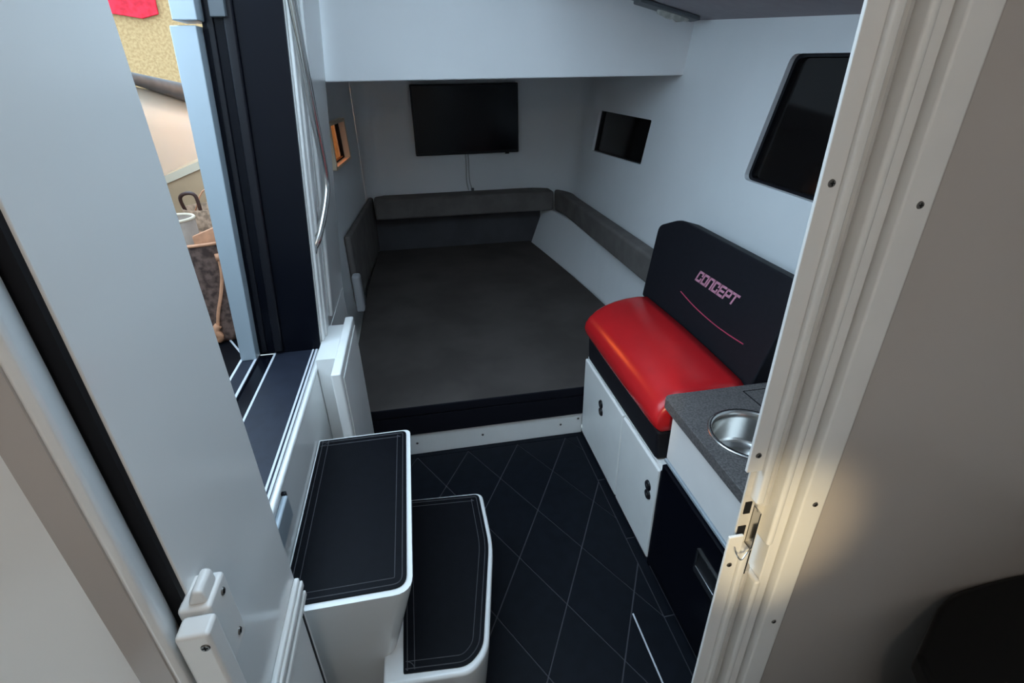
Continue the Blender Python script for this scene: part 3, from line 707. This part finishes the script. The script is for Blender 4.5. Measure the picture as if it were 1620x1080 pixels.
# brown tote bag
BC = (-0.835, 2.02)
bg_ = thing('tote_bag', 'brown patterned tote bag with tan leather strap on the side deck', 'bag', (BC[0], BC[1], 0.656))
bm = nb()
prof = [(0.98, 0.0), (1.0, 0.02), (1.02, 0.15), (1.05, 0.30), (1.08, 0.385)]
lathe(bm, (BC[0], BC[1], 0.657), [(0.0005, 0.0)] + [(0.14 * a, z) for a, z in prof], 32, 1.0, 0.62)
y1_ = obj('body', bm, BAGM, smooth=True)
bm = nb(); lathe(bm, (BC[0], BC[1], 0.657), [(0.148, 0.385), (0.140, 0.25), (0.12, 0.20), (0.0005, 0.20)], 32, 1.0, 0.62)
y2_ = obj('lining', bm, LINING, smooth=True)
y3_ = obj('rim', tube(nb(), [(BC[0] + 0.152 * math.cos(a), BC[1] + 0.094 * math.sin(a), 1.042) for a in [2 * math.pi * i / 32 for i in range(32)]], 0.006, 6, closed=True), TAN, smooth=True)
def bagp(a, z, d=0.006):
    r = 0.14 * (1.0 + 0.08 * (z / 0.385)) + d
    return (BC[0] + r * math.cos(math.radians(a)), BC[1] + 0.62 * r * math.sin(math.radians(a)) - d * 0.4, 0.657 + z)
y4_ = obj('strap', tube(nb(), smoothpts([bagp(-48, 0.33), bagp(-50, 0.27), bagp(-58, 0.20), bagp(-70, 0.12), bagp(-76, 0.06)], 5), 0.006, 8), TAN, smooth=True)
y5_ = obj('strap_end', tube(nb(), [bagp(-52, 0.335), bagp(-44, 0.335)], 0.014, 8), TAN, smooth=True)
y6_ = obj('strap_knot', tube(nb(), smoothpts([bagp(-74, 0.075), bagp(-80, 0.055, 0.012), bagp(-76, 0.03, 0.010), bagp(-80, 0.012)], 4), 0.014, 8), TAN, smooth=True)
adopt(bg_, y1_, y2_, y3_, y4_, y5_, y6_)
wr = thing('white_roll', 'white rimmed roll standing in the brown tote bag', 'roll', (BC[0] - 0.03, BC[1], 0.90))
z1_ = obj('tube', lathe(nb(), (BC[0] - 0.045, BC[1] + 0.01, 0.86), [(0.070, 0.0), (0.074, 0.26), (0.066, 0.262), (0.060, 0.02), (0.0005, 0.02)], 24), LINING, smooth=True)
z2_ = obj('rim', tube(nb(), [(BC[0] - 0.045 + 0.071 * math.cos(a), BC[1] + 0.01 + 0.071 * math.sin(a), 1.120) for a in [2 * math.pi * i / 24 for i in range(24)]], 0.006, 6, closed=True), WHITEV, smooth=True)
adopt(wr, z1_, z2_)
bk_ = thing('tan_wallet', 'tan leather wallet tucked in the mouth of the tote bag', 'wallet', (BC[0] + 0.07, BC[1] - 0.03, 1.02))
z3_ = obj('cover', bx(BC[0] + 0.03, BC[0] + 0.135, BC[1] - 0.055, BC[1] - 0.035, 0.99, 1.085, fx=lambda p: Vector((p.x, p.y, p.z + 0.35 * (p.x - BC[0] - 0.08)))), TAN, bevel=0.003)
adopt(bk_, z3_)
bsk = thing('wicker_basket', 'small wicker basket with dark handle behind the tote bag', 'basket', (-0.80, 2.24, 0.656))
z4_ = obj('basket', lathe(nb(), (-0.83, 2.25, 0.657), [(0.0005, 0.0), (0.07, 0.0), (0.09, 0.46), (0.083, 0.46), (0.065, 0.05), (0.0005, 0.05)], 24), mat('wicker', (0.42, 0.27, 0.18), 0.8, 0.2, var=0.5, vscale=60), smooth=True)
z5_ = obj('handle', tube(nb(), smoothpts([(-0.90, 2.22, 1.10), (-0.90, 2.20, 1.16), (-0.87, 2.19, 1.18), (-0.84, 2.19, 1.17), (-0.84, 2.20, 1.11)], 5), 0.007, 8), mat('dark_handle', (0.05, 0.02, 0.015), 0.5), smooth=True)
z6_ = obj('wire_hoop', tube(nb(), smoothpts([(-0.86, 2.20, 1.11), (-0.80, 2.19, 1.19), (-0.75, 2.20, 1.12)], 6), 0.003, 6), TAN, smooth=True)
adopt(bsk, z4_, z5_, z6_)

# added warm lamp outside the porthole, for its glow and the red seat highlight
dl = thing('porthole_fill_lamp', 'added warm fill lamp on the gunwale, glows through the porthole', 'lamp', (-1.05, 4.42, 1.27))
WARM = mat('fill_lamp_lens', (0.9, 0.7, 0.5), 0.4, 0.3, emit=(1.0, 0.52, 0.20, 330.0))
adopt(dl, obj('housing', bx(-1.12, -1.02, 4.20, 4.44, 1.37, 1.61), DARKG, bevel=0.01), obj('lens', bx(-1.02, -1.012, 4.22, 4.42, 1.39, 1.59), WARM), obj('stem', bx(-1.08, -1.05, 4.31, 4.34, 1.36, 1.375), DARKG))
